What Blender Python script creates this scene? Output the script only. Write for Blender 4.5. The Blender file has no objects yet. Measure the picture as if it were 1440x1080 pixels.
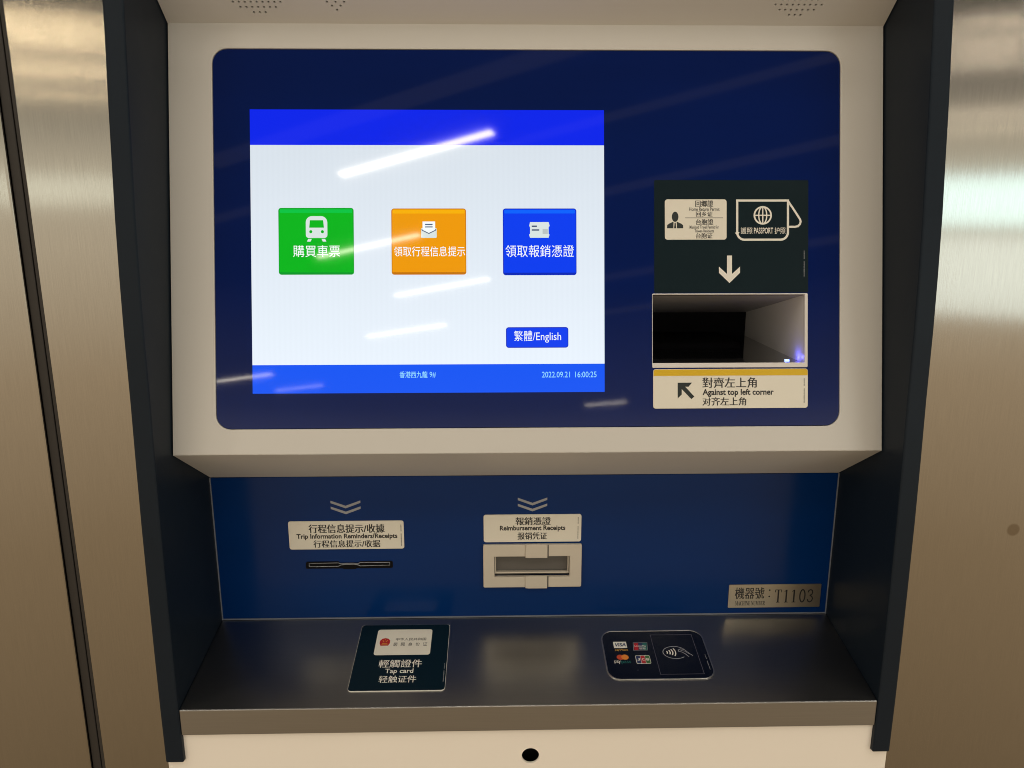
import bpy, math, random
from mathutils import Matrix, Vector

# ------------------------------------------------------------------ camera, world, lamps, exposure
SC = bpy.context.scene
COL = SC.collection
random.seed(7)
Z0 = 1.47                                   # eye height of the photographer; heights below are given from there

cam_d = bpy.data.cameras.new('camera')
cam_d.sensor_fit = 'HORIZONTAL'
cam_d.sensor_width = 36.0
cam_d.lens = 36.0 * 1060.0 / 1440.0
cam_d.clip_start = 0.02
cam_d.clip_end = 200.0
cam = bpy.data.objects.new('camera', cam_d)
COL.objects.link(cam)
CX = -0.03258
PITCH, YAW, ROLL = math.radians(12.4398), math.radians(1.2015), math.radians(-0.0318)
cam.matrix_world = (Matrix.Translation((CX, 0, Z0)) @ Matrix.Rotation(-YAW, 4, 'Z')
                    @ Matrix.Rotation(math.pi / 2 - PITCH, 4, 'X') @ Matrix.Rotation(ROLL, 4, 'Z'))
SC.camera = cam

world = bpy.data.worlds.new('World')
SC.world = world
world.use_nodes = True
wn, wl = world.node_tree.nodes, world.node_tree.links
bg = wn['Background']
tc = wn.new('ShaderNodeTexCoord'); sx = wn.new('ShaderNodeSeparateXYZ'); rp = wn.new('ShaderNodeValToRGB'); mr = wn.new('ShaderNodeMapRange')
mr.inputs['From Min'].default_value = -1; mr.inputs['From Max'].default_value = 1
wl.new(tc.outputs['Generated'], sx.inputs[0]); wl.new(sx.outputs['Z'], mr.inputs['Value']); wl.new(mr.outputs[0], rp.inputs[0]); wl.new(rp.outputs[0], bg.inputs['Color'])
e = rp.color_ramp.elements                    # brown stone floor below, dim warm concourse hall above
e[0].position = 0.0; e[0].color = (0.155, 0.105, 0.058, 1)
e[1].position = 1.0; e[1].color = (0.046, 0.041, 0.036, 1)
for pos, c in ((0.18, (0.175, 0.12, 0.067)), (0.32, (0.29, 0.208, 0.125)), (0.41, (0.42, 0.320, 0.212)), (0.485, (0.61, 0.52, 0.395)), (0.53, (0.61, 0.545, 0.43)), (0.575, (0.19, 0.170, 0.145)), (0.65, (0.046, 0.041, 0.036))):
    k = e.new(pos); k.color = (*c, 1)
bg.inputs['Strength'].default_value = 1.68

def tube_or_fill_lamp(x, y, h=2.0, length=1.2, width=0.065, rad=20.0, col=(1.0, 0.89, 0.73), ang=29.0):
    d = bpy.data.lights.new('ceiling_tube_or_fill', 'AREA')
    d.shape = 'RECTANGLE'; d.size = length; d.size_y = width
    d.color = col; d.energy = rad * length * width * 4
    o = bpy.data.objects.new('ceiling_tube_or_fill', d)
    o.matrix_world = Matrix.Translation((x, y, Z0 + h)) @ Matrix.Rotation(math.radians(ang), 4, 'Z')
    COL.objects.link(o)
    return o
# the ceiling tubes whose streaks the screen glass mirrors
for x, y, r, ln in ((-0.555, -3.0, 24, 1.16), (-1.115, -4.6, 17, 1.08), (-0.58, -5.72, 19, 1.1), (-1.125, -7.41, 20, 1.16), (-4.05, -10.34, 22, 1.3), (-3.39, -11.24, 11, 1.07), (2.1, -13.14, 24, 0.85)):
    tube_or_fill_lamp(x, y, rad=r, length=ln)
# unseen nearer tubes added to light the machine; farther rows the steel mirrors
for x, y in ((-2.3, -1.35), (-1.0, -0.95), (0.35, -1.3), (1.7, -0.9), (2.9, -1.5), (-1.7, -0.1), (0.9, -0.05)):
    tube_or_fill_lamp(x, y, rad=24)
for x, y, r, a, ln in ((-4.9, -6.9, 24, -12, 2.2), (-5.2, -7.5, 27, -12, 2.4), (-5.6, -8.1, 27, -12, 3.0), (-6.4, -9.5, 32, -12, 3.0), (-6.8, -10.1, 20, -12, 3.0), (-7.6, -11.9, 34, -12, 3.0),
                       (5.5, -6.9, 18, 12, 2.0), (6.1, -7.9, 21, 12, 2.4), (6.7, -8.9, 21, 12, 2.6), (9.8, -14.0, 40, 12, 3.0), (11.4, -16.8, 40, 12, 3.0)):
    tube_or_fill_lamp(x, y, rad=r, length=ln, ang=a, col=(1.0, 0.80, 0.52) if x < 0 else (1.0, 0.86, 0.68))
for x, y in ((-3.0, -2.6), (3.0, -2.6), (-3.8, -4.4), (3.8, -4.4)):
    tube_or_fill_lamp(x, y, rad=34)  # unseen side fill, added to brighten the recess
# dim lit strips of the slatted ceiling between the tube rows
for x, y, ln, w in ((-0.2, -2.35, 4.0, 0.16), (0.6, -2.75, 3.2, 0.10), (1.6, -3.3, 3.0, 0.14), (-1.6, -3.9, 3.0, 0.12), (2.0, -5.2, 3.4, 0.2), (1.2, -7.0, 4.0, 0.2)):
    tube_or_fill_lamp(x, y, h=2.1, length=ln, width=w, rad=0.10)
# cool daylight end of the hall, mirrored by the steel at eye level
def hall_light(x, y, z, w, h, rad, col):
    d = bpy.data.lights.new('hall_light', 'AREA'); d.shape = 'RECTANGLE'; d.size = w; d.size_y = h
    d.color = col; d.energy = rad * w * h * 4
    o = bpy.data.objects.new('hall_light', d)
    o.matrix_world = Matrix.Translation((x, y, z)) @ (Vector((0, 0.7, Z0)) - Vector((x, y, z))).to_track_quat('-Z', 'Y').to_matrix().to_4x4()
    COL.objects.link(o)
hall_light(7.3, -9.6, Z0 + 0.24, 4.4, 0.72, 2.3, (0.60, 0.92, 1.0))
hall_light(7.3, -9.6, Z0 - 0.86, 4.4, 1.15, 1.25, (0.76, 0.96, 1.0))
hall_light(-6.2, -9.6, Z0 + 0.38, 2.6, 0.40, 0.9, (0.90, 1.0, 0.90))

vs = SC.view_settings
SC.display_settings.display_device = 'sRGB'
vs.view_transform = 'Standard'; vs.look = 'None'; vs.exposure = 0.16; vs.gamma = 1.0; vs.use_curve_mapping = False
SC.render.engine = 'CYCLES'
SC.cycles.use_denoising = True
SC.cycles.max_bounces = 8
SC.cycles.filter_width = 1.0
SC.cycles.caustics_reflective = False
SC.cycles.caustics_refractive = False

# ------------------------------------------------------------------ materials
def new_mat(name):
    m = bpy.data.materials.new(name); m.use_nodes = True
    return m, m.node_tree.nodes, m.node_tree.links, m.node_tree.nodes['Principled BSDF']

def noise(n, l, scale=(1, 1, 1), s=1.0, detail=3.0, coord='Object'):
    t = n.new('ShaderNodeTexCoord'); mp = n.new('ShaderNodeMapping'); nz = n.new('ShaderNodeTexNoise')
    mp.inputs['Scale'].default_value = scale
    nz.inputs['Scale'].default_value = s; nz.inputs['Detail'].default_value = detail
    l.new(t.outputs[coord], mp.inputs[0]); l.new(mp.outputs[0], nz.inputs['Vector'])
    return nz

def mix_col(n, l, fac, a, b):
    m = n.new('ShaderNodeMix'); m.data_type = 'RGBA'
    m.inputs[6].default_value = (*a, 1); m.inputs[7].default_value = (*b, 1)
    l.new(fac, m.inputs[0])
    return m.outputs[2]

def bump(n, l, h, b, strength, dist=0.001):
    bp = n.new('ShaderNodeBump'); bp.inputs['Strength'].default_value = strength; bp.inputs['Distance'].default_value = dist
    l.new(h, bp.inputs['Height']); l.new(bp.outputs[0], b.inputs['Normal'])

def map_range(n, l, v, a, b):
    m = n.new('ShaderNodeMapRange'); m.inputs['To Min'].default_value = a; m.inputs['To Max'].default_value = b
    l.new(v, m.inputs['Value']); return m.outputs[0]

def plain(name, col, rough=0.5, metal=0.0, var=0.06, coat=0.0, ns=60.0, spec=0.5):
    # procedural colour and gloss variation
    m, n, l, b = new_mat(name)
    nz = noise(n, l, s=ns)
    c0 = tuple(x * (1 - var) for x in col); c1 = tuple(min(1, x * (1 + var)) for x in col)
    l.new(mix_col(n, l, nz.outputs[0], c0, c1), b.inputs['Base Color'])
    l.new(map_range(n, l, nz.outputs[0], rough * 0.9, min(1, rough * 1.1)), b.inputs['Roughness'])
    b.inputs['Metallic'].default_value = metal; b.inputs['Specular IOR Level'].default_value = spec
    b.inputs['Coat Weight'].default_value = coat; b.inputs['Coat Roughness'].default_value = 0.04
    return m

def paint(name, col, rough):
    m, n, l, b = new_mat(name)
    big = noise(n, l, s=4.0); fine = noise(n, l, s=1400.0, detail=2.0)
    l.new(mix_col(n, l, big.outputs[0], tuple(x * 0.975 for x in col), tuple(x * 1.02 for x in col)), b.inputs['Base Color'])
    l.new(map_range(n, l, big.outputs[0], rough - 0.05, rough + 0.05), b.inputs['Roughness'])
    bump(n, l, fine.outputs[0], b, 0.12, 0.0004)
    return m

def back_painted(name, col, rough=0.035, coat=1.0):
    """glass sheet painted on its back: deep colour under a mirror-smooth face with faint wipe marks"""
    m, n, l, b = new_mat(name)
    b.inputs['Roughness'].default_value = 0.6
    wipe = noise(n, l, (3, 14, 3), 1.2, 5.0)
    l.new(mix_col(n, l, wipe.outputs[0], tuple(x * 0.85 for x in col), tuple(x * 1.15 for x in col)), b.inputs['Base Color'])
    b.inputs['Specular IOR Level'].default_value = 0.0
    b.inputs['Coat Weight'].default_value = coat; b.inputs['Coat IOR'].default_value = 1.5
    l.new(map_range(n, l, wipe.outputs[0], rough * 0.6, rough * 1.6), b.inputs['Coat Roughness'])
    return m

def brushed(name, col, rough, grain, aniso, depth=0.25, tint=0.06, spot=None):
    m, n, l, b = new_mat(name)
    g = noise(n, l, grain, 1.0, 3.0); cloud = noise(n, l, s=3.0, detail=4.0)
    l.new(mix_col(n, l, g.outputs[0], tuple(x * (1 - tint) for x in col), tuple(min(1, x * (1 + tint)) for x in col)), b.inputs['Base Color'])
    b.inputs['Metallic'].default_value = 1.0
    l.new(map_range(n, l, cloud.outputs[0], rough * 0.85, rough * 1.15), b.inputs['Roughness'])
    if aniso:
        b.inputs['Anisotropic'].default_value = aniso; b.inputs['Anisotropic Rotation'].default_value = 0.0
        tg = n.new('ShaderNodeTangent'); tg.direction_type = 'UV_MAP'; tg.uv_map = 'UVMap'
        l.new(tg.outputs[0], b.inputs['Tangent'])
    bump(n, l, g.outputs[0], b, depth, 0.0002)
    if spot:
        t = n.new('ShaderNodeTexCoord'); ds = n.new('ShaderNodeVectorMath'); ds.operation = 'DISTANCE'; ds.inputs[1].default_value = spot
        l.new(t.outputs['Object'], ds.inputs[0])
        mr_ = n.new('ShaderNodeMapRange'); mr_.inputs['From Min'].default_value = 0.0055; mr_.inputs['From Max'].default_value = 0.0072; mr_.inputs['To Min'].default_value = 0.75; mr_.inputs['To Max'].default_value = 0.0
        l.new(ds.outputs['Value'], mr_.inputs['Value'])
        old = b.inputs['Base Color'].links[0].from_socket
        mx = n.new('ShaderNodeMix'); mx.data_type = 'RGBA'; mx.inputs[7].default_value = (0.20, 0.17, 0.13, 1)
        l.new(mr_.outputs[0], mx.inputs[0]); l.new(old, mx.inputs[6]); l.new(mx.outputs[2], b.inputs['Base Color'])
    return m

def screen(name, col, moire=0.0, lower=None):
    """lit pixels behind the glass"""
    m, n, l, b = new_mat(name)
    b.inputs['Base Color'].default_value = (0.004, 0.004, 0.005, 1)
    b.inputs['Roughness'].default_value = 0.042
    b.inputs['Emission Color'].default_value = (*col, 1)
    b.inputs['Emission Strength'].default_value = 0.90
    if lower:                                  # the panel looks brighter the squarer one looks at it
        t = n.new('ShaderNodeTexCoord'); sp = n.new('ShaderNodeSeparateXYZ'); l.new(t.outputs['Object'], sp.inputs[0])
        mr_ = n.new('ShaderNodeMapRange'); mr_.inputs['From Min'].default_value = 0.32; mr_.inputs['From Max'].default_value = 0.07
        l.new(sp.outputs['Y'], mr_.inputs['Value']); l.new(mix_col(n, l, mr_.outputs[0], col, lower), b.inputs['Emission Color'])
    if moire:
        t = n.new('ShaderNodeTexCoord'); wv = n.new('ShaderNodeTexWave'); wv.wave_type = 'BANDS'; wv.bands_direction = 'X'
        wv.inputs['Scale'].default_value = 62; wv.inputs['Distortion'].default_value = 2.2; wv.inputs['Detail'].default_value = 0; wv.inputs['Detail Scale'].default_value = 0.05
        l.new(t.outputs['Object'], wv.inputs['Vector'])
        l.new(map_range(n, l, wv.outputs['Fac'], 0.90 * (1 - moire), 0.90 * (1 + moire)), b.inputs['Emission Strength'])
    return m

M = {}
M['paint'] = paint('white_paint_darkened', (0.61, 0.60, 0.575), 0.42)  # fascia white darkened in the colour for the weaker light on it
# front panel: white lightened in the colour for the stronger light there
M['front'] = paint('white_paint_lightened', (0.88, 0.83, 0.76), 0.42)
M['frame'] = plain('charcoal_paint', (0.008, 0.014, 0.023), 0.42, spec=0.15)
M['glass'] = back_painted('blue_back_painted_glass', (0.0, 0.010, 0.105))
M['lower'] = back_painted('navy_back_painted_glass', (0.0, 0.026, 0.14), 0.16, 0.4)
M['edge'] = plain('grey_edge_seal', (0.19, 0.21, 0.26), 0.5)
M['steel'] = brushed('brushed_steel_wall', (0.338, 0.323, 0.290), 0.145, (1300, 1300, 30), 0.95, 0.30, 0.11)
M['steel_stained'] = brushed('stained_steel_wall', (0.338, 0.323, 0.290), 0.145, (1300, 1300, 30), 0.95, 0.30, 0.11, spot=(0.4878, 0.70, Z0 - 0.3077))
M['tray'] = brushed('brushed_steel_tray', (0.335, 0.34, 0.345), 0.29, (14, 1200, 1200), 0.0, 0.15)
M['plate'] = brushed('brushed_plate', (0.52, 0.46, 0.36), 0.34, (60, 2500, 2500), 0.0, 0.2)
M['silver'] = plain('satin_metal', (0.62, 0.60, 0.57), 0.32, 1.0)
M['dull_metal'] = plain('dull_metal', (0.34, 0.36, 0.40), 0.4, 1.0)
M['dark'] = plain('matt_black', (0.004, 0.004, 0.005), 0.7, spec=0.12)
M['rubber'] = plain('dark_rubber', (0.022, 0.019, 0.017), 0.6)
M['cream'] = plain('cream_label', (0.76, 0.735, 0.65), 0.35, var=0.02)
M['cream2'] = plain('beige_plastic', (0.60, 0.55, 0.47), 0.36, var=0.03)
M['grey_plastic'] = plain('grey_plastic', (0.70, 0.68, 0.67), 0.45, var=0.03)
M['scanner_wall'] = plain('semi_gloss_plastic', (0.74, 0.72, 0.71), 0.30, var=0.01, ns=4.0)
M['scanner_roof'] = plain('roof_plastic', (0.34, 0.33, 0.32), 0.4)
M['dim_plastic'] = plain('dim_plastic', (0.10, 0.095, 0.09), 0.4)
M['black_glass'] = plain('black_glass', (0.003, 0.004, 0.005), 0.08, coat=1.0)
M['slate'] = plain('dark_slate_film', (0.006, 0.016, 0.022), 0.35, var=0.04, spec=0.12)
M['slate2'] = plain('dark_teal_film', (0.003, 0.013, 0.024), 0.35, var=0.04, spec=0.12)
M['reader'] = plain('black_reader_face', (0.003, 0.004, 0.008), 0.15, var=0.05, coat=0.5)
M['ink'] = plain('black_ink', (0.012, 0.012, 0.013), 0.5)
M['green_ink'] = plain('dark_green_ink', (0.010, 0.018, 0.017), 0.5)
M['white_ink'] = plain('white_ink', (0.78, 0.76, 0.70), 0.45, var=0.02)
M['grey_ink'] = plain('grey_ink', (0.32, 0.34, 0.38), 0.45)
M['faint_ink'] = plain('faint_ink', (0.075, 0.075, 0.11), 0.45)
M['yellow'] = plain('yellow_film', (0.68, 0.44, 0.006), 0.35)
M['red'] = plain('red_ink', (0.42, 0.012, 0.022), 0.4)
M['gold'] = plain('gold_ink', (0.72, 0.40, 0.06), 0.4)
M['orange_ink'] = plain('orange_ink', (0.75, 0.25, 0.04), 0.4)
M['redorange'] = plain('red_orange_ink', (0.55, 0.07, 0.03), 0.4)
M['navy_ink'] = plain('navy_ink', (0.015, 0.03, 0.10), 0.4)
M['teal_ink'] = plain('teal_ink', (0.01, 0.13, 0.12), 0.4)
M['leaf_ink'] = plain('leaf_green_ink', (0.04, 0.14, 0.04), 0.4)
M['s_white'] = screen('screen_white', (0.68, 0.745, 0.81), 0.007, (0.83, 0.91, 1.0))
M['s_head'] = screen('screen_header_blue', (0.0, 0.016, 0.82))
M['s_foot'] = screen('screen_footer_blue', (0.0, 0.088, 0.90))
M['s_green'] = screen('screen_green', (0.0, 0.46, 0.010))
M['s_green2'] = screen('screen_green_light', (0.0, 0.55, 0.055))
M['s_green3'] = screen('screen_green_dark', (0.0, 0.32, 0.02))
M['s_orange'] = screen('screen_orange', (0.86, 0.32, 0.0))
M['s_orange2'] = screen('screen_orange_light', (0.93, 0.44, 0.0))
M['s_orange3'] = screen('screen_orange_dark', (0.55, 0.17, 0.0))
M['s_blue'] = screen('screen_blue', (0.0, 0.045, 0.86))
M['s_blue2'] = screen('screen_blue_light', (0.0, 0.12, 0.98))
M['s_blue3'] = screen('screen_blue_dark', (0.0, 0.02, 0.45))
M['s_text'] = screen('screen_lettering', (0.92, 0.97, 0.97))
M['s_icon'] = screen('screen_icon', (0.70, 0.78, 0.76))
M['s_icon2'] = screen('screen_icon_grey', (0.50, 0.55, 0.54))
M['s_line'] = screen('screen_icon_line', (0.03, 0.06, 0.14))
M['s_foot_t'] = screen('screen_footer_lettering', (0.30, 0.72, 1.0))
M['led'], _n, _l, _b = new_mat('blue_led')
_b.inputs['Emission Color'].default_value = (0.10, 0.16, 1, 1); _b.inputs['Emission Strength'].default_value = 6.0

# ------------------------------------------------------------------ mesh helpers (mm in, metres out)
MW = {}

def link(o, parent=None, mat=None, mw=None):
    mw = mw or Matrix.Identity(4)
    COL.objects.link(o)
    if parent is not None:
        o.parent = parent; o.matrix_parent_inverse = MW[parent].inverted()
    o.matrix_basis = mw; MW[o] = mw.copy()
    if mat: o.data.materials.append(M[mat] if isinstance(mat, str) else mat)
    return o

def plane(p0, up):
    """frame of a plane that runs along x: u = x, v = up, w = towards the viewer"""
    y, z = p0; u = Vector((1, 0, 0)); v = Vector((0, *up)).normalized(); w = u.cross(v)
    m = Matrix((u, v, w)).transposed().to_4x4()
    return Matrix.Translation((0, y, z + Z0)) @ m

FASCIA = plane((0.6928, -0.2208), (0.0811, 0.4004))
LOWER = plane((0.7765, -0.4413), (0, 1))
TRAY = plane((0.6514, -0.4658), (0.1251, 0.0245))
FRONT = plane((0.6550, -0.5233), (0, 1))
HOOD = plane((0.7739, 0.1796), (-0.0197, 0.0164))

def mesh_obj(name, verts, faces, mat, parent, mw, smooth=False):
    me = bpy.data.meshes.new(name); me.from_pydata([tuple(c * 0.001 for c in v) for v in verts], [], faces); me.update()
    if smooth:
        for p in me.polygons: p.use_smooth = True
    return link(bpy.data.objects.new(name, me), parent, mat, mw)

def rrect(u0, v0, u1, v1, r=0.0, n=6, rs=None):
    """rounded rectangle, corner radii bl, br, tr, tl"""
    u0, u1 = min(u0, u1), max(u0, u1); v0, v1 = min(v0, v1), max(v0, v1)
    rs = rs or (r, r, r, r); pts = []
    for (cu, cv, a0), rr in zip(((u0, v0, 180), (u1, v0, 270), (u1, v1, 0), (u0, v1, 90)), rs):
        if rr <= 0: pts.append((cu, cv)); continue
        su = 1 if cu == u0 else -1; sv = 1 if cv == v0 else -1
        for i in range(n + 1):
            a = math.radians(a0 + 90 * i / n)
            pts.append((cu + su * rr + rr * math.cos(a), cv + sv * rr + rr * math.sin(a)))
    return pts

def ellipse(cu, cv, a, b=None, n=28):
    b = b or a
    return [(cu + a * math.cos(2 * math.pi * i / n), cv + b * math.sin(2 * math.pi * i / n)) for i in range(n)]

def sheet(name, outer, holes, thick, w, mat, parent, mw, bev=0.0):
    """flat plate with real holes; its front face lies at height w over the plane"""
    cu = bpy.data.curves.new('tmp', 'CURVE'); cu.dimensions = '2D'; cu.fill_mode = 'BOTH'
    loops = outer if isinstance(outer[0][0], (tuple, list)) else [outer]
    for pts in loops + list(holes):
        s = cu.splines.new('POLY'); s.points.add(len(pts) - 1); s.use_cyclic_u = True
        for p, (a, b) in zip(s.points, pts): p.co = (a, b, 0, 1)
    if thick > 0:
        cu.extrude = max(0.001, thick / 2 - bev)
        if bev: cu.bevel_depth = bev; cu.bevel_resolution = 1; cu.offset = -bev
    ob = bpy.data.objects.new('tmp', cu)
    me = bpy.data.meshes.new_from_object(ob); bpy.data.objects.remove(ob)
    me.name = name; me.materials.clear()
    me.transform(Matrix.Scale(0.001, 4) @ Matrix.Translation((0, 0, w - thick / 2)))
    for p in me.polygons: p.use_smooth = False
    return link(bpy.data.objects.new(name, me), parent, mat, mw)

def stroke_geo(paths, w, step=0.03):
    """paths: (points, width, closed) -> flat ribbons"""
    V, F = [], []
    for k_, (pts, wd, closed) in enumerate(paths):
        n = len(pts); b0 = len(V); ww = w + step * k_
        for i in range(n):
            p = Vector(pts[i])
            a = Vector(pts[(i - 1) % n]) if (closed or i > 0) else None
            c = Vector(pts[(i + 1) % n]) if (closed or i < n - 1) else None
            d1 = (p - a).normalized() if a is not None else (c - p).normalized()
            d2 = (c - p).normalized() if c is not None else d1
            t = (d1 + d2); t = t.normalized() if t.length > 1e-6 else d1
            nn = Vector((-t.y, t.x)); s = (wd / 2) / max(0.45, abs(nn.dot(Vector((-d1.y, d1.x)))))
            V += [(*(p + nn * s), ww), (*(p - nn * s), ww)]
        for i in range(n if closed else n - 1):
            j = (i + 1) % n
            F.append((b0 + 2 * i + 1, b0 + 2 * j + 1, b0 + 2 * j, b0 + 2 * i))
    return V, F

def strokes(name, paths, w, mat, parent, mw):
    V, F = stroke_geo(paths, w)
    return mesh_obj(name, V, F, mat, parent, mw)

def text(s, box, w, mat, parent, mw, bold=0.0, song=0.0, shear=0.0, label=None):
    """one line of lettering fitted into box (u0, v_top, u1, v_bottom); song thickens the upright strokes only"""
    cu = bpy.data.curves.new('tmp', 'FONT'); cu.body = s; cu.offset = bold; cu.shear = shear; cu.resolution_u = 3
    ob = bpy.data.objects.new('tmp', cu)
    me = bpy.data.meshes.new_from_object(ob); bpy.data.objects.remove(ob)
    vs_ = [v.co.copy() for v in me.vertices]; fs = [tuple(p.vertices) for p in me.polygons]
    bpy.data.meshes.remove(me)
    x0 = min(v.x for v in vs_); x1 = max(v.x for v in vs_); y0 = min(v.y for v in vs_); y1 = max(v.y for v in vs_)
    u0, v1, u1, v0 = box
    V, F = [], []
    shifts = (0.0,) if not song else (-song, 0.0, song)
    for k_, dx in enumerate(shifts):
        b0 = len(V)
        V += [(u0 + (v.x - x0) / (x1 - x0) * (u1 - u0) + dx, v0 + (v.y - y0) / (y1 - y0) * (v1 - v0), w + 0.012 * k_) for v in vs_]
        F += [tuple(b0 + i for i in f) for f in fs]
    o = mesh_obj('lettering', V, F, mat, parent, mw)
    if label: o['label'] = label
    return o

def prism_x(name, prof, x0, x1, mat, parent, bev=0.0, mw=None):
    """solid swept along x from a closed (y, z) profile in metres from the eye"""
    n = len(prof); V = [(x0, y, z + Z0) for y, z in prof] + [(x1, y, z + Z0) for y, z in prof]
    F = [(i, (i + 1) % n, n + (i + 1) % n, n + i) for i in range(n)] + [tuple(range(n - 1, -1, -1)), tuple(range(n, 2 * n))]
    me = bpy.data.meshes.new(name); me.from_pydata(V, [], F); me.update()
    import bmesh
    bm = bmesh.new(); bm.from_mesh(me); bmesh.ops.recalc_face_normals(bm, faces=bm.faces)
    if bev:
        ed = [e_ for e_ in bm.edges if len(e_.link_faces) == 2 and e_.calc_face_angle(0) > math.radians(25)]
        bmesh.ops.bevel(bm, geom=ed, offset=bev, segments=3, profile=0.5, affect='EDGES', clamp_overlap=True)
    uv = bm.loops.layers.uv.new('UVMap')
    for f in bm.faces:
        for lp in f.loops: lp[uv].uv = (lp.vert.co.x, lp.vert.co.z)
    bm.to_mesh(me); bm.free()
    return link(bpy.data.objects.new(name, me), parent, mat, mw)

def box(name, x0, x1, y0, y1, z0, z1, mat, parent, bev=0.0):
    return prism_x(name, [(y0, z0), (y1, z0), (y1, z1), (y0, z1)], x0, x1, mat, parent, bev)

def empty(name, loc):
    o = bpy.data.objects.new(name, None); return link(o, None, None, Matrix.Translation(loc))

# ------------------------------------------------------------------ steel-clad wall on both sides
FLOOR = -Z0
wl_ = box('wall_left', -1.25, -0.364, 0.716, 0.80, FLOOR, 0.62, 'dark', None); wl_['kind'] = 'structure'
wl_['label'] = 'brushed steel wall cladding left of the ticket machine'
box('steel_panel', -0.4487, -0.364, 0.700, 0.7145, FLOOR, 0.62, 'steel', wl_, 0.0012)
box('steel_panel', -1.25, -0.4633, 0.700, 0.7145, FLOOR, 0.62, 'steel', wl_, 0.0022)
box('joint_strip', -0.4633, -0.4545, 0.7035, 0.7145, FLOOR, 0.62, 'rubber', wl_, 0.001)
box('joint_strip', -0.4531, -0.4488, 0.7025, 0.7145, FLOOR, 0.62, 'rubber', wl_, 0.001)
wr_ = box('wall_right', 0.364, 1.25, 0.716, 0.80, FLOOR, 0.62, 'dark', None); wr_['kind'] = 'structure'
wr_['label'] = 'brushed steel wall cladding right of the ticket machine'
pr = box('steel_panel', 0.364, 1.25, 0.700, 0.7145, FLOOR, 0.62, 'steel_stained', wr_, 0.0012)

# ------------------------------------------------------------------ the ticket machine
T = empty('ticket_machine', (0, 0.655, 0))
T['label'] = 'wall-mounted ticket vending machine with touch screen, blue glass and charcoal side frames'
T['category'] = 'ticket machine'

# cabinet shell: open towards the front, closed behind
def cabinet():
    x0, x1, y0, y1, z0, z1 = -0.3575, 0.3575, 0.70, 1.15, 0.0, Z0 + 0.42
    V = [(x, y, z) for x in (x0, x1) for y in (y0, y1) for z in (z0, z1)]
    F = [(0, 1, 3, 2), (4, 6, 7, 5), (2, 3, 7, 6), (0, 2, 6, 4), (1, 5, 7, 3)]
    me = bpy.data.meshes.new('cabinet'); me.from_pydata(V, [], F); me.update()
    return link(bpy.data.objects.new('cabinet', me), T, 'dark')
cabinet()

# side frames: gently bowed front edge
CURVE = [(0.716, 0.33), (0.7035, 0.26), (0.6895, 0.18), (0.6840, 0.135), (0.6785, 0.092), (0.6735, 0.045), (0.6685, 0.0), (0.6645, -0.05), (0.6615, -0.10),
         (0.6595, -0.16), (0.6565, -0.22), (0.6540, -0.28), (0.6522, -0.35), (0.6510, -0.41), (0.6503, -0.465), (0.6503, -0.5233)]
PROF = CURVE + [(0.7000, -0.5233), (0.7000, -0.50), (0.80, -0.50), (0.80, 0.33)]
def side_frame(x0, x1, lab):
    o = prism_x('side_frame', PROF, x0, x1, 'frame', T, 0.0016)
    o['label'] = lab
side_frame(-0.3595, -0.3420, 'charcoal side frame on the left of the screen')
side_frame(0.3420, 0.3595, 'charcoal side frame on the right of the screen')

# fascia
L = 408.5
GL = rrect(-300, 24.2, 299.6, 385.0, 14)
sheet('fascia', rrect(-341.0, 0.2, 341.0, L + 0.4), [GL], 3.0, 0.0, 'paint', T, FASCIA, 0.5)
hd_holes = []
def grille(cu, rows, pitch, r=1.15):
    for v, n, sh in rows:
        for i in range(n): hd_holes.append(ellipse(cu + sh + (i - (n - 1) / 2) * pitch, v, r, n=10))
for c in (-251.3, 250.9):
    grille(c, ((11.6, 3, 0), (16.9, 7, 0), (22.2, 9, 0), (27.4, 7, 5.4 - 5.4), (32.6, 3, 0)), 5.42)
grille(-179.0, ((14.6, 1, 0), (18.7, 2, 0), (22.6, 3, 0), (26.5, 2, 0), (30.4, 1, 0)), 7.9)
hood = sheet('speaker_hood', rrect(-341.0, -1.2, 341.0, 101), hd_holes, 2.0, 0.0, 'paint', T, HOOD)
sheet('speaker_backing', rrect(-335, 4, 335, 95), [], 1.0, -3.2, 'dark', hood, HOOD)
# header above the hood, out of the picture
prism_x('header', [(0.6950, 0.2452), (0.7230, 0.42), (0.76, 0.42), (0.76, 0.222), (0.7005, 0.2428)], -0.3411, 0.3411, 'paint', T, 0.001)
# sloping underside below the fascia
def strip(name, a, b, mat, th=0.002):
    (y0, z0), (y1, z1) = a, b
    return prism_x(name, [(y0, z0), (y1, z1), (y1, z1 + th), (y0 + th * 0.6, z0 + th * 0.8)], -0.3411, 0.3411, mat, T)
strip('underside', (0.6931, -0.2209), (0.7764, -0.2724), 'paint')

# blue glass
SO = (118.0, 81.6, 267.8, 152.2)
gl = sheet('front_glass', rrect(-299.4, 24.8, 299.0, 384.4, 13.4), [rrect(*SO, 1.5)], 4.0, -0.9, 'glass', T, FASCIA)
gl['label'] = 'deep blue glass with rounded corners around the screen'

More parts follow.
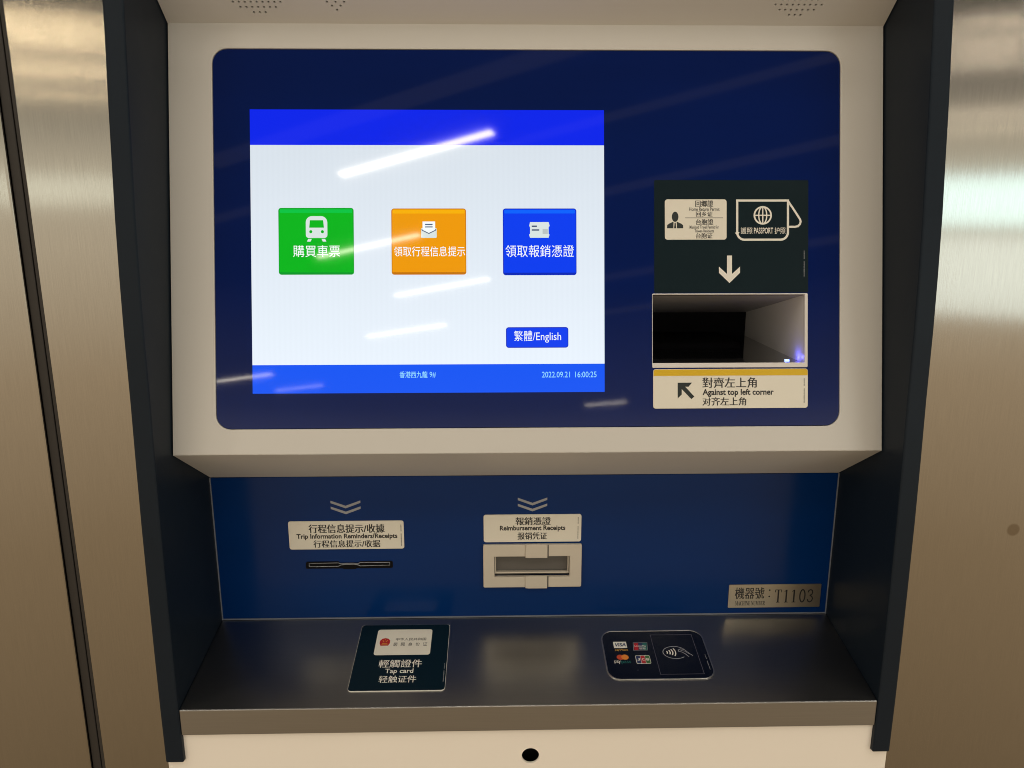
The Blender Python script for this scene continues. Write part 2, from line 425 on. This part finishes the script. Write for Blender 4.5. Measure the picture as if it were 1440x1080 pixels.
# display
WD = -0.9
disp = sheet('display', rrect(-265.1, 58.3, 71.4, 327.8), [], 0.3, WD + 0.32, 's_white', T, FASCIA)
disp['label'] = 'lit touch screen with four buttons'
def flat(name, pts, w, mat, parent, mw=FASCIA, holes=(), label=None):
    o = sheet(name, pts, holes, 0.0, w, mat, parent, mw)
    if label: o['label'] = label
    return o
W1, W2, W3, W4 = WD + 0.42, WD + 0.52, WD + 0.62, WD + 0.72
flat('header_bar', rrect(-265.1, 294.3, 71.4, 327.8), W1, 's_head', disp)
flat('footer_bar', rrect(-265.1, 58.3, 71.4, 85.5), W1, 's_foot', disp)
def button(u0, v0, u1, v1, c, lab):
    flat('button', rrect(u0, v0, u1, v1, 2.6), W1, c, disp, label=lab)
    if c != 's_blue' or v1 - v0 > 40:
        flat('button_edge', rrect(u0 + 0.5, v0 + 0.3, u1 - 0.5, v0 + 2.4, rs=(2, 2, 0, 0)), W2, c + '3', disp)
        flat('button_edge', rrect(u0 + 1.4, v1 - 4.8, u1 - 1.4, v1 - 1.4, 0.8), W2, c + '2', disp)
        strokes('button_edge', [(rrect(u0 + 0.4, v0 + 0.4, u1 - 0.4, v1 - 0.4, 2.2), 0.7, True)], W2 + 0.03, c + '3', disp, FASCIA)
button(-239.1, 171.4, -167.8, 234.8, 's_green', 'green button with a train icon')
button(-132.1, 171.2, -60.9, 234.2, 's_orange', 'orange button with a letter icon')
button(-25.8, 170.5, 44.7, 234.2, 's_blue', 'blue button with a ticket icon')
button(-23.3, 101.0, 36.6, 120.8, 's_blue', 'small blue language button')
strokes('button_edge', [(rrect(-22.9, 101.4, 36.2, 120.4, 2.2), 0.7, True)], W2 + 0.03, 's_blue3', disp, FASCIA)
text('購買車票', (-225.4, 199.4, -181.0, 188.2), W3, 's_text', disp, FASCIA, 0.0)
text('領取行程信息提示', (-129.8, 198.2, -62.0, 188.6), W3, 's_text', disp, FASCIA, 0.0)
text('領取報銷憑證', (-23.4, 199.4, 42.2, 187.8), W3, 's_text', disp, FASCIA, 0.0)
text('繁體/English', (-15.6, 117.4, 29.6, 105.9), W3, 's_text', disp, FASCIA, 0.0)
text('香港西九龍', (-125.3, 79.0, -98.6, 72.6), W3, 's_foot_t', disp, FASCIA, 0.006)
text('9#', (-96.6, 78.4, -90.6, 72.8), W3, 's_foot_t', disp, FASCIA, 0.0)
text('2022.09.21', (11.0, 78.0, 38.0, 72.4), W3, 's_foot_t', disp, FASCIA, 0.004)
text('16:00:25', (43.0, 78.0, 63.6, 72.4), W3, 's_foot_t', disp, FASCIA, 0.004)
# train icon
tu, tv = -203.0, 214.8
flat('train_icon', rrect(tu - 10.2, tv - 8.6, tu + 10.2, tv + 12.2, rs=(3, 3, 6, 6)), W3, 's_icon', disp,
     holes=([(tu - 7, tv + 1.2), (tu + 7, tv + 1.2), (tu + 6.3, tv + 8.3), (tu - 6.3, tv + 8.3)], ellipse(tu - 5.5, tv - 2.6, 1.5, n=14), ellipse(tu + 5.5, tv - 2.6, 1.5, n=14)))
for s in (-1, 1):
    flat('train_icon', [(tu + s * 4.6, tv - 9.4), (tu + s * 8.0, tv - 9.4), (tu + s * 9.2, tv - 12), (tu + s * 5.8, tv - 12)], W3, 's_icon', disp)
# letter icon
eu, ev = -96.4, 206.2
flat('letter_icon', rrect(eu - 7.4, ev, eu + 7.4, ev + 9.4, 1), W3, 's_icon', disp)
flat('letter_icon', [(eu - 6, ev + 7.0), (eu, ev + 4.0), (eu + 6, ev + 7.0), (eu + 6, ev + 15.6), (eu - 6, ev + 15.6)], W4, 's_text', disp)
strokes('letter_icon', [([(eu - 6.8, ev + 8.4), (eu - 6.2, ev + 7.2), (eu, ev + 4.2), (eu + 6.2, ev + 7.2), (eu + 6.8, ev + 8.4)], 0.8, False), ([(eu - 3.6, ev + 12.8), (eu + 3.6, ev + 12.8)], 1.0, False), ([(eu - 3.6, ev + 10.4), (eu + 3.6, ev + 10.4)], 1.0, False)], W4 + 0.06, 's_line', disp, FASCIA)
# ticket icon
ku, kv = -0.8, 206.2
flat('ticket_icon', [(ku + 1, kv), (ku + 18.8, kv), (ku + 19.6, kv + 3), (ku + 18.8, kv + 4), (ku + 18.8, kv + 10), (ku + 19.8, kv + 11.4), (ku + 18.8, kv + 15), (ku + 1, kv + 15), (ku + 0.2, kv + 11.4), (ku + 1, kv + 10), (ku + 1, kv + 4), (ku, kv + 3)], W3, 's_icon', disp)
flat('ticket_icon', rrect(ku + 13, kv + 3.6, ku + 18, kv + 8.4), W4, 's_icon2', disp)
strokes('ticket_icon', [([(ku + 2.6, kv + 11), (ku + 7.6, kv + 11)], 1.3, False), ([(ku + 2.6, kv + 7.4), (ku + 9.8, kv + 7.4)], 1.3, False)], W4 + 0.05, 's_line', disp, FASCIA)

# dark sign over the scanner
S0 = WD + 0.25
sg = sheet('instruction_sign', rrect(119.6, 153.4, 268.8, 261.3, 1.0), [], 0.25, S0, 'slate', T, FASCIA)
sg['label'] = 'dark sign with permit card and passport symbols above the scanner'
P1, P2 = S0 + 0.1, S0 + 0.2
flat('card_symbol', rrect(129.8, 204.3, 189.5, 242.9, 2.6), P1, 'cream', sg)
flat('person_symbol', ellipse(139.7, 226.2, 3.2, 4.9, 20), P2, 'green_ink', sg)
flat('person_symbol', [(131.8, 215.2), (147.6, 215.2), (147.3, 218.2), (145.6, 219.6), (142.6, 221.0), (141.6, 221.4), (139.7, 218.6), (137.8, 221.4), (136.8, 221.0), (133.8, 219.6), (132.1, 218.2)], P2, 'green_ink', sg)
flat('person_symbol', [(138.2, 221.0), (141.2, 221.0), (141.4, 215.2), (138.0, 215.2)], P2 + 0.05, 'cream', sg)
flat('person_symbol', [(139.2, 220.4), (140.2, 220.4), (140.7, 215.2), (138.7, 215.2)], P2 + 0.1, 'green_ink', sg)
text('回鄉證', (159.3, 241.9, 176.4, 235.7), P2, 'ink', sg, FASCIA, 0.0, 0.14)
text('Home Return Permit', (153.2, 235.2, 182.6, 231.7), P2, 'ink', sg, FASCIA, 0.012)
text('回乡证', (159.9, 231.3, 175.8, 226.3), P2, 'ink', sg, FASCIA, 0.0, 0.11)
flat('divider_line', rrect(149.4, 224.9, 186.0, 225.4), P2, 'ink', sg)
text('台胞證', (159.9, 224.0, 176.4, 218.4), P2, 'ink', sg, FASCIA, 0.0, 0.13)
text('Mainland Travel Permit for', (153.7, 217.9, 182.0, 214.8), P2, 'ink', sg, FASCIA, 0.012)
text('Taiwan Residents', (158.5, 214.1, 177.2, 211.2), P2, 'ink', sg, FASCIA, 0.012)
text('台胞证', (159.9, 210.6, 175.8, 205.4), P2, 'ink', sg, FASCIA, 0.0, 0.11)
def sgp(X, Y): return (105.7 + X * 0.1195, 270.2 - Y * 0.1185)
def arc_pts(c, r, a0, a1, n=6): return [(c[0] + r * math.cos(math.radians(a0 + (a1 - a0) * i / n)), c[1] + r * math.sin(math.radians(a0 + (a1 - a0) * i / n))) for i in range(n + 1)]
a_, b_ = sgp(787, 240), sgp(1199, 557)
pp = [(a_[0], a_[1]), (a_[0], b_[1] + 7)] + arc_pts((a_[0] + 7, b_[1] + 7), 7, 180, 270) + arc_pts((b_[0] - 7, b_[1] + 7), 7, 270, 360) + [(b_[0], a_[1])]
strokes('passport_symbol', [(pp, 2.1, True), ([sgp(1203, 250), sgp(1252, 322), sgp(1297, 392), sgp(1302, 410), sgp(1296, 432), sgp(1280, 448), sgp(1255, 453), sgp(1206, 453)], 2.0, False)], P1, 'white_ink', sg, FASCIA)
gu, gv = sgp(994, 360)
gr = 8.1
strokes('globe_symbol', [(ellipse(gu, gv, gr), 1.6, True), (ellipse(gu, gv, gr * 0.48, gr, 24), 1.2, True), ([(gu, gv - gr), (gu, gv + gr)], 1.2, False), ([(gu - gr, gv), (gu + gr, gv)], 1.2, False)], P1, 'white_ink', sg, FASCIA)
text('護照', (203.2, 216.0, 214.6, 209.7), P1, 'white_ink', sg, FASCIA, 0.0)
text('PASSPORT', (216.0, 215.8, 234.6, 210.0), P1, 'white_ink', sg, FASCIA, 0.014)
text('护照', (236.0, 216.0, 246.6, 209.7), P1, 'white_ink', sg, FASCIA, 0.0)
ac = 192.3
flat('arrow_symbol', [(ac - 2.4, 189.0), (ac + 2.4, 189.0), (ac + 2.4, 171.2), (ac + 10.2, 178.4), (ac + 10.2, 172.4), (ac, 162.6), (ac - 10.2, 172.4), (ac - 10.2, 178.4), (ac - 2.4, 171.2)], P1, 'white_ink', sg)
def code_marks(parent, mw, u, v0, v1, w, mat, width=0.9):
    """the tiny unreadable printer's code along the edge of a sign"""
    rnd = random.Random(int(u * 10)); paths = []; v = v0
    gap = v0 + (v1 - v0) * 0.62
    while v < v1:
        if abs(v - gap) > (v1 - v0) * 0.05:
            hw = width * rnd.uniform(0.3, 0.5); paths.append(([(u - hw, v), (u + hw, v)], 0.28, False))
        v += 0.5
    V, F = stroke_geo(paths, w, 0.0)
    return mesh_obj('code_print', V, F, mat, parent, mw)
code_marks(sg, FASCIA, 264.8, 169, 194, P1, 'grey_ink')

# document scanner
sc = sheet('document_scanner', rrect(117.4, 81.2, 268.3, 152.6, 1.2), [rrect(117.9, 85.8, 265.3, 151.5, 0.4)], 4.0, 0.0, 'grey_plastic', T, FASCIA, 0.4)
sc['label'] = 'document scanner opening with dark glass bed and blue light'
def fpt(u, v, w=-3.8):
    p = FASCIA @ Vector((u, v, w * 1.0)) if False else FASCIA @ Vector((u / 1000, v / 1000, w / 1000)); return p
def quad(name, pts, mat, parent):
    me = bpy.data.meshes.new(name); me.from_pydata([tuple(p) for p in pts], [], [tuple(range(len(pts)))]); me.update()
    return link(bpy.data.objects.new(name, me), parent, mat)
fl, fr = fpt(118.4, 85.0), fpt(265.3, 85.0); tl, tr = fpt(118.4, 151.0), fpt(265.3, 151.0)
YB = 0.890
bl = Vector((fl.x, YB, fl.z)); br = Vector((fr.x, YB, fr.z))
ul = Vector((tl.x, YB, Z0 - 0.110)); ur = Vector((tr.x, YB, Z0 - 0.110))
quad('glass_bed', (fl, fr, br, bl), 'black_glass', sc)
quad('scanner_roof', (tl, ul, ur, tr), 'scanner_roof', sc)
quad('scanner_side', (fr, tr, ur, br), 'scanner_wall', sc)
quad('scanner_side', (fl, bl, ul, tl), 'grey_plastic', sc)
quad('scanner_back', (bl, br, ur, ul), 'dark', sc)
prism_x('scanner_lamp_bar', [(0.80, -0.1383), (0.806, -0.1335), (0.888, -0.1335), (0.888, -0.1383)], 0.1190, 0.232, 'dark', sc, 0.0008)
lp = fpt(255.0, 85.0)
prism_x('status_light', [(lp.y + 0.012, lp.z - Z0 + 0.0002), (lp.y + 0.012, lp.z - Z0 + 0.0012), (lp.y + 0.015, lp.z - Z0 + 0.0012), (lp.y + 0.015, lp.z - Z0 + 0.0002)], 0.2525, 0.2565, 'led', sc)
pd = bpy.data.lights.new('status_glow', 'POINT'); pd.color = (0.12, 0.12, 1.0); pd.energy = 0.0045; pd.shadow_soft_size = 0.002
po = bpy.data.objects.new('status_glow', pd); po.location = (0.2600, lp.y + 0.012, lp.z + 0.004); COL.objects.link(po)

# cream label below the scanner
def label_sheet(name, u0, v0, u1, v1, mw, w, lab, r=2.4):
    o = sheet(name, rrect(u0, v0, u1, v1, r), [], 1.0, w, 'cream', T, mw, 0.2); o['label'] = lab; return o
lb = label_sheet('label_plate', 118.3, 41.9, 268.4, 79.9, FASCIA, WD + 0.9, 'cream plate with yellow stripe below the scanner')
LB1 = WD + 1.0
flat('yellow_stripe', rrect(118.6, 73.4, 268.1, 79.5, rs=(0, 0, 2.2, 2.2)), LB1, 'yellow', lb)
flat('arrow_symbol', [(141.9, 66.8), (155.8, 66.8), (152.4, 62.9), (149.2, 62.9), (158.0, 53.4), (155.2, 50.9), (145.8, 60.6), (145.8, 55.4), (141.9, 51.6)], LB1, 'green_ink', lb)
text('對齊左上角', (166.0, 71.6, 218.4, 61.6), LB1, 'ink', lb, FASCIA, 0.0, 0.18)
text('Against top left corner', (166.0, 60.6, 235.2, 52.9), LB1, 'ink', lb, FASCIA, 0.028)
text('对齐左上角', (166.0, 52.5, 208.2, 44.5), LB1, 'ink', lb, FASCIA, 0.0, 0.17)
code_marks(lb, FASCIA, 264.8, 47, 71, LB1, 'ink', 1.1)

# ------------------------------------------------------------------ recessed navy panel with the two paper outlets
low = sheet('lower_panel', rrect(-340.6, 1.8, 340.6, 168.4), [rrect(-239.8, 64.6, -152.8, 68.4), rrect(-36.5, 50.0, 48.0, 76.0)], 3.0, 0.0, 'lower', T, LOWER)
low['label'] = 'navy glass panel recessed below the screen'
for r_ in ((-341.9, 0.0, -340.7, 168.4), (340.7, 0.0, 341.9, 168.4), (-340.7, 0.2, 340.7, 1.7)):
    sheet('edge_seal', rrect(*r_), [], 2.0, 0.6, 'edge', low, LOWER)

def chevrons(cu, cv, hw, dy):
    for k_ in (0, 1):
        v = cv - k_ * dy
        sheet('chevron', [(cu - hw, v), (cu, v - 6.0), (cu + hw, v), (cu + hw, v - 2.8), (cu, v - 9.0), (cu - hw, v - 2.8)], [], 0.0, 0.12, 'grey_ink', low, LOWER)
chevrons(-197.6, 141.2, 16.2, 6.8)
chevrons(6.1, 142.8, 16.1, 6.9)

l1 = label_sheet('label_plate', -261.0, 84.8, -135.2, 117.8, LOWER, 1.0, 'cream plate above the narrow receipt slot', 2.6)
text('行程信息提示/收據', (-238.8, 114.2, -156.2, 104.0), 1.1, 'ink', l1, LOWER, 0.0, 0.26)
text('Trip Information Reminders/Receipts', (-252.6, 103.2, -142.4, 95.8), 1.1, 'ink', l1, LOWER, 0.03)
text('行程信息提示/收据', (-234.5, 95.6, -161.6, 87.0), 1.1, 'ink', l1, LOWER, 0.0, 0.21)
code_marks(l1, LOWER, -138.2, 88.5, 113.5, 1.1, 'ink', 1.3)
l2 = label_sheet('label_plate', -47.6, 91.3, 60.0, 123.6, LOWER, 1.0, 'cream plate above the wide receipt outlet', 2.6)
text('報銷憑證', (-12.4, 120.5, 26.0, 111.3), 1.1, 'ink', l2, LOWER, 0.0, 0.24)
text('Reimbursement Receipts', (-29.8, 110.8, 42.4, 103.4), 1.1, 'ink', l2, LOWER, 0.03)
text('报销凭证', (-10.2, 102.7, 22.2, 94.2), 1.1, 'ink', l2, LOWER, 0.0, 0.20)
code_marks(l2, LOWER, 56.4, 95.0, 120.5, 1.1, 'ink', 1.1)

# narrow slot
so = [(-244.0, 61.6), (-204.0, 61.6), (-203, 60.6), (-190, 60.6), (-189, 61.6), (-149.8, 61.6), (-148.6, 63), (-148.6, 68.6), (-150, 70.0), (-184.6, 70.0), (-187.2, 67.4), (-205.8, 67.4), (-208.4, 70.0), (-243.0, 70.0), (-244.6, 68.4), (-244.6, 62.4)]
slot = sheet('receipt_slot', so, [], 0.6, 0.4, 'dark', T, LOWER); slot['label'] = 'narrow receipt slot with thin metal rim and thumb notch'  # black plate also paints the shadow around the slot
rim = [(-240.9, 64.2), (-208.7, 64.5), (-205.8, 66.0), (-200, 66.7), (-192, 66.7), (-187, 66.0), (-184.6, 64.7), (-152.0, 65.2), (-151.9, 68.6), (-184.5, 68.7), (-187.0, 67.2), (-192, 67.9), (-200, 67.9), (-205.8, 67.3), (-208.6, 68.5), (-240.8, 68.2)]
def tube_loop(name, pts, r, w, mat, parent, mw):
    cu = bpy.data.curves.new('tmp', 'CURVE'); cu.dimensions = '3D'; cu.bevel_depth = r; cu.bevel_resolution = 1
    s = cu.splines.new('POLY'); s.points.add(len(pts) - 1); s.use_cyclic_u = True
    for p, (a, b) in zip(s.points, pts): p.co = (a, b, w, 1)
    ob = bpy.data.objects.new('tmp', cu); me = bpy.data.meshes.new_from_object(ob); bpy.data.objects.remove(ob)
    me.name = name; me.materials.clear(); me.transform(Matrix.Scale(0.001, 4))
    return link(bpy.data.objects.new(name, me), parent, mat, mw)
tube_loop('metal_rim', rim, 0.5, 0.8, 'dull_metal', slot, LOWER)

# wide outlet
ou = sheet('receipt_outlet', rrect(-48.3, 38.2, 60.8, 89.0, 1.6), [rrect(-35.9, 50.7, 47.5, 75.2, 0.6)], 5.0, 4.0, 'cream2', T, LOWER, 0.7)
ou['label'] = 'beige moulded receipt outlet with wide opening'
for (v0, v1) in ((74.0, 89.9), (37.4, 52.1)):
    sheet('guide_rib', [(-1.6, v0 + 0.4), (2.0, v0), (22.6, v0), (22.6, v1), (2.0, v1), (-1.6, v1 - 0.4)], [], 3.4, 5.6, 'cream2', ou, LOWER, 0.6)
    sheet('guide_groove', rrect(22.8, v0 + 0.6, 24.2, v1 - 0.8), [], 0.2, 4.06, 'dim_plastic', ou, LOWER)
def lower_box(name, u0, v0, u1, v1, w0, w1, mat, parent, bev=0.0):
    return sheet(name, rrect(u0, v0, u1, v1), [], w1 - w0, w1, mat, parent, LOWER, bev)
lower_box('outlet_flap', -35.0, 55.4, 46.4, 75.0, -6.0, -4.0, 'dim_plastic', ou)
lower_box('outlet_lip', -35.4, 53.6, 46.8, 55.2, -4.0, 0.6, 'cream2', ou, 0.3)
lower_box('outlet_floor', -35.4, 50.8, 46.8, 53.4, -8.0, -2.4, 'dim_plastic', ou)
for u in (-35.4, 45.6): lower_box('outlet_cheek', u, 55.2, u + 1.2, 75.0, -4.0, 0.0, 'cream2', ou)

# machine number plate
np_ = sheet('number_plate', rrect(228.6, 8.6, 333.6, 37.0, 1.0), [], 0.8, 0.8, 'plate', T, LOWER, 0.15)
np_['label'] = 'brass-coloured metal plate with the machine number'
text('機器號', (235.8, 33.6, 269.0, 19.6), 0.9, 'ink', np_, LOWER, 0.0, 0.16)
flat('lettering', ellipse(275.0, 30.0, 1.0, n=12), 0.9, 'ink', np_, LOWER); flat('lettering', ellipse(275.0, 22.2, 1.0, n=12), 0.9, 'ink', np_, LOWER)
text('𝐌𝐀𝐂𝐇𝐈𝐍𝐄 𝐍𝐔𝐌𝐁𝐄𝐑', (236.6, 16.8, 270.6, 11.4), 0.9, 'ink', np_, LOWER, 0.0)
def serif_number():
    th, tn = 1.75, 0.8; P = []; v0, v1 = 15.0, 30.2
    def glyph(ch, u):
        if ch == 'T':
            return [([(u + 3.6, v0), (u + 3.6, v1)], th, False), ([(u, v1), (u + 7.2, v1)], tn, False), ([(u + 0.2, v1), (u + 0.0, v1 - 3.0)], tn, False), ([(u + 7.0, v1), (u + 7.2, v1 - 3.0)], tn, False), ([(u + 1.6, v0), (u + 5.6, v0)], tn, False)]
        if ch == '1':
            return [([(u + 3.0, v0), (u + 3.0, v1)], th, False), ([(u + 0.8, v1 - 2.2), (u + 3.0, v1 - 0.2)], tn, False), ([(u + 0.8, v0), (u + 5.2, v0)], tn, False)]
        if ch == '0':
            L_ = [(u + 3.4 + 2.9 * math.cos(a), (v0 + v1) / 2 + 7.6 * math.sin(a)) for a in [math.radians(80 + 20 * i) for i in range(11)]]
            R_ = [(u + 3.4 - (p[0] - u - 3.4), p[1]) for p in L_]
            return [(L_, 1.45, False), (R_, 1.45, False)]
        a = [(u + 0.5, v1 - 3.4), (u + 1.2, v1 - 1.0), (u + 3.2, v1), (u + 5.2, v1 - 1.2), (u + 5.6, v1 - 3.6), (u + 4.8, v1 - 6.0), (u + 2.6, v1 - 7.2)]
        b = [(u + 2.6, v1 - 7.2), (u + 5.0, v1 - 8.4), (u + 6.0, v1 - 11.0), (u + 5.2, v0 + 1.4), (u + 3.0, v0), (u + 1.0, v0 + 1.0), (u + 0.3, v0 + 3.4)]
        return [(a, 1.3, False), (b, 1.3, False)]
    for ch, u in (('T', 281.6), ('1', 291.4), ('1', 300.2), ('0', 309.4), ('3', 318.6)): P += glyph(ch, u)
    V, F = stroke_geo(P, 0.9, 0.004); mesh_obj('lettering', V, F, 'ink', np_, LOWER)
serif_number()

# ------------------------------------------------------------------ steel shelf
def shelf():
    a, b = Vector((0.7762, -0.4413)), Vector((0.6514, -0.4658))
    prof = [tuple(a), (b.x, b.y), (0.6514, -0.4936), (0.6640, -0.4936), (0.6640, -0.4900), (0.6560, -0.4880), (0.6560, -0.4690), (0.7762, -0.4450)]
    return prism_x('shelf', prof, -0.3418, 0.3418, 'tray', T, 0.0010)
sh = shelf(); sh['label'] = 'sloping brushed steel shelf with a straight front lip'

# tap card sign
tp = sheet('tap_card_sign', rrect(-183.2, 19.6, -85.8, 115.2, rs=(4.5, 4.5, 3.0, 3.0)), [], 1.0, 1.0, 'white_ink', T, TRAY, 0.2)
tp['label'] = 'dark square card sign lying on the steel shelf'
TF = 1.1
flat('dark_face', rrect(-182.9, 20.4, -86.1, 114.9, 3.6), TF, 'slate2', tp, TRAY)
flat('card_symbol', rrect(-164.2, 69.0, -104.6, 107.6, 2.8), TF + 0.1, 'cream', tp, TRAY)
flat('emblem', [(-160.0, 86.4), (-158.6, 82.8), (-150.6, 82.8), (-149.0, 86.4), (-149.0, 90.4), (-151.2, 93.4), (-154.5, 94.3), (-157.8, 93.4), (-160.0, 90.4)], TF + 0.2, 'red', tp, TRAY)
strokes('emblem', [([(-157.8, 84.2), (-151.2, 84.2)], 0.5, False), ([(-157.4, 86.2), (-151.6, 86.2)], 0.6, False)] + [(ellipse(-154.5 + dx, dy, 0.35, n=8), 0.5, True) for dx, dy in ((0, 91.6), (-2.2, 90.0), (2.2, 90.0), (-1.4, 88.6), (1.4, 88.6))], TF + 0.26, 'gold', tp, TRAY)
text('中华人民共和国', (-143.2, 94.4, -110.4, 90.2), TF + 0.2, 'ink', tp, TRAY, 0.004)
us = [-144.9, -136.6, -128.4, -120.2, -113.6]
for i, ch in enumerate('居民身份证'):
    text(ch, (-145.2 + i * 8.0, 87.2, -140.6 + i * 8.0, 82.0), TF + 0.2, 'ink', tp, TRAY, 0.004)
text('輕觸證件', (-156.6, 62.3, -111.8, 51.2), TF + 0.1, 'white_ink', tp, TRAY, 0.0, 0.10)
text('Tap card', (-148.8, 49.6, -119.8, 41.6), TF + 0.1, 'white_ink', tp, TRAY, 0.014)
text('轻触证件', (-153.8, 40.0, -115.8, 30.6), TF + 0.1, 'white_ink', tp, TRAY, 0.0, 0.08)
code_marks(tp, TRAY, -88.2, 31.5, 57.0, TF + 0.1, 'grey_ink')

# contactless card reader
rd = sheet('card_reader', rrect(79.8, 30.6, 191.2, 102.0, 13.5, 8), [rrect(81.0, 31.9, 190.0, 100.7, 12.4, 8)], 2.0, 1.1, 'silver', T, TRAY, 0.25)
rd['label'] = 'black contactless card reader with rounded corners set in the shelf'
sheet('reader_face', rrect(80.9, 31.8, 190.1, 100.8, 12.5, 8), [], 1.2, 0.8, 'reader', rd, TRAY)
RF = 0.9
strokes('tap_area', [(rrect(134.3, 37.4, 179.4, 94.8), 0.55, True)], RF, 'faint_ink', rd, TRAY)
cu_, cv_ = 155.6, 68.0
el = [(cu_ + 12.6 * math.cos(math.radians(t)), cv_ + 8.9 * math.sin(math.radians(t))) for t in range(28, 325, 11)]
strokes('tap_area', [(el, 0.7, False), ([(173.6, 63.2), (169.8, 67.6), (167.0, 71.6), (163.2, 73.2), (160.0, 71.6), (160.2, 69.4), (163.4, 68.4), (166.2, 66.0), (169.4, 61.4)], 0.7, False), ([(162.6, 71.0), (166.4, 69.6), (170.8, 65.2)], 0.5, False)], RF, 'grey_ink', rd, TRAY)
wv_ = []
for i, (u, h) in enumerate(((147.6, 1.9), (150.6, 3.0), (153.4, 4.2), (156.4, 5.4))):
    wv_.append(([(u - 0.3 * h + 0.12 * h * (1 - (t / 3) ** 2) * 2.6, cv_ + 0.2 + h * t / 3) for t in range(-3, 4)], 1.15, False))
strokes('tap_area', wv_, RF + 0.2, 'white_ink', rd, TRAY)
# payment marks
flat('payment_mark', rrect(91.9, 75.5, 106.1, 84.9), RF, 'white_ink', rd, TRAY)
text('VISA', (93.6, 82.9, 105.0, 77.8), RF + 0.1, 'navy_ink', rd, TRAY, 0.03, 0.0, 0.25)
text('payWave', (92.2, 74.2, 106.2, 70.8), RF, 'gold', rd, TRAY, 0.004, 0.0, 0.15)
flat('payment_mark', [(113.2, 72.2), (117.6, 72.2), (119.0, 82.8), (114.6, 82.8)], RF, 'red', rd, TRAY)
flat('payment_mark', [(117.7, 72.2), (122.0, 72.2), (123.4, 82.8), (119.1, 82.8)], RF, 'navy_ink', rd, TRAY)
flat('payment_mark', [(122.1, 72.2), (126.6, 72.2), (128.0, 82.8), (123.5, 82.8)], RF, 'teal_ink', rd, TRAY)
strokes('payment_mark', [([(112.2, 71.9), (127.2, 71.9), (128.6, 83.1), (113.7, 83.1)], 0.4, True)], RF + 0.05, 'grey_ink', rd, TRAY)
text('UnionPay', (114.2, 79.4, 127.0, 76.2), RF + 0.15, 'white_ink', rd, TRAY, 0.006, 0.0, 0.2)
text('银联', (118.6, 75.8, 125.8, 72.8), RF + 0.15, 'white_ink', rd, TRAY, 0.004)
flat('payment_mark', ellipse(96.6, 62.0, 3.9, 3.7), RF, 'redorange', rd, TRAY)
flat('payment_mark', ellipse(101.4, 62.0, 3.9, 3.7), RF + 0.06, 'orange_ink', rd, TRAY)
text('pay', (89.4, 57.4, 96.0, 52.4), RF, 'white_ink', rd, TRAY, 0.004)
text('pass', (96.6, 56.8, 106.8, 52.0), RF, 'teal_ink', rd, TRAY, 0.004)
for i, (c_, ch) in enumerate((('navy_ink', 'J'), ('red', 'C'), ('leaf_ink', 'B'))):
    u = 113.0 + i * 4.85
    flat('payment_mark', rrect(u, 53.0, u + 4.5, 63.8, 1.2), RF + 0.05, c_, rd, TRAY)
    text(ch, (u + 0.8, 60.2, u + 3.8, 56.8), RF + 0.15, 'white_ink', rd, TRAY, 0.02)
flat('payment_mark', rrect(112.4, 52.5, 127.7, 64.3, 1.4), RF, 'white_ink', rd, TRAY)
strokes('status_mark', [([(111.4, 43.6), (112.6, 43.6)], 0.7, False)], RF, 'faint_ink', rd, TRAY)
code_marks(rd, TRAY, 187.0, 43, 65, RF, 'grey_ink', 0.9)

# ------------------------------------------------------------------ white front below the shelf
fr_o = [(-359.4, -946.7), (359.4, -946.7), (359.4, -0.4), (342.2, -0.4), (342.2, 31.5), (-342.2, 31.5), (-342.2, -0.4), (-359.4, -0.4)]
fp = sheet('front_panel', fr_o, [ellipse(-0.6, -1.9, 8.6, n=40)], 3.0, 0.0, 'front', T, FRONT, 0.5)
fp['label'] = 'white painted front panel with a round hole'
sheet('hole_backing', rrect(-30, -30, 30, 26), [], 1.0, -14.0, 'dark', fp, FRONT)
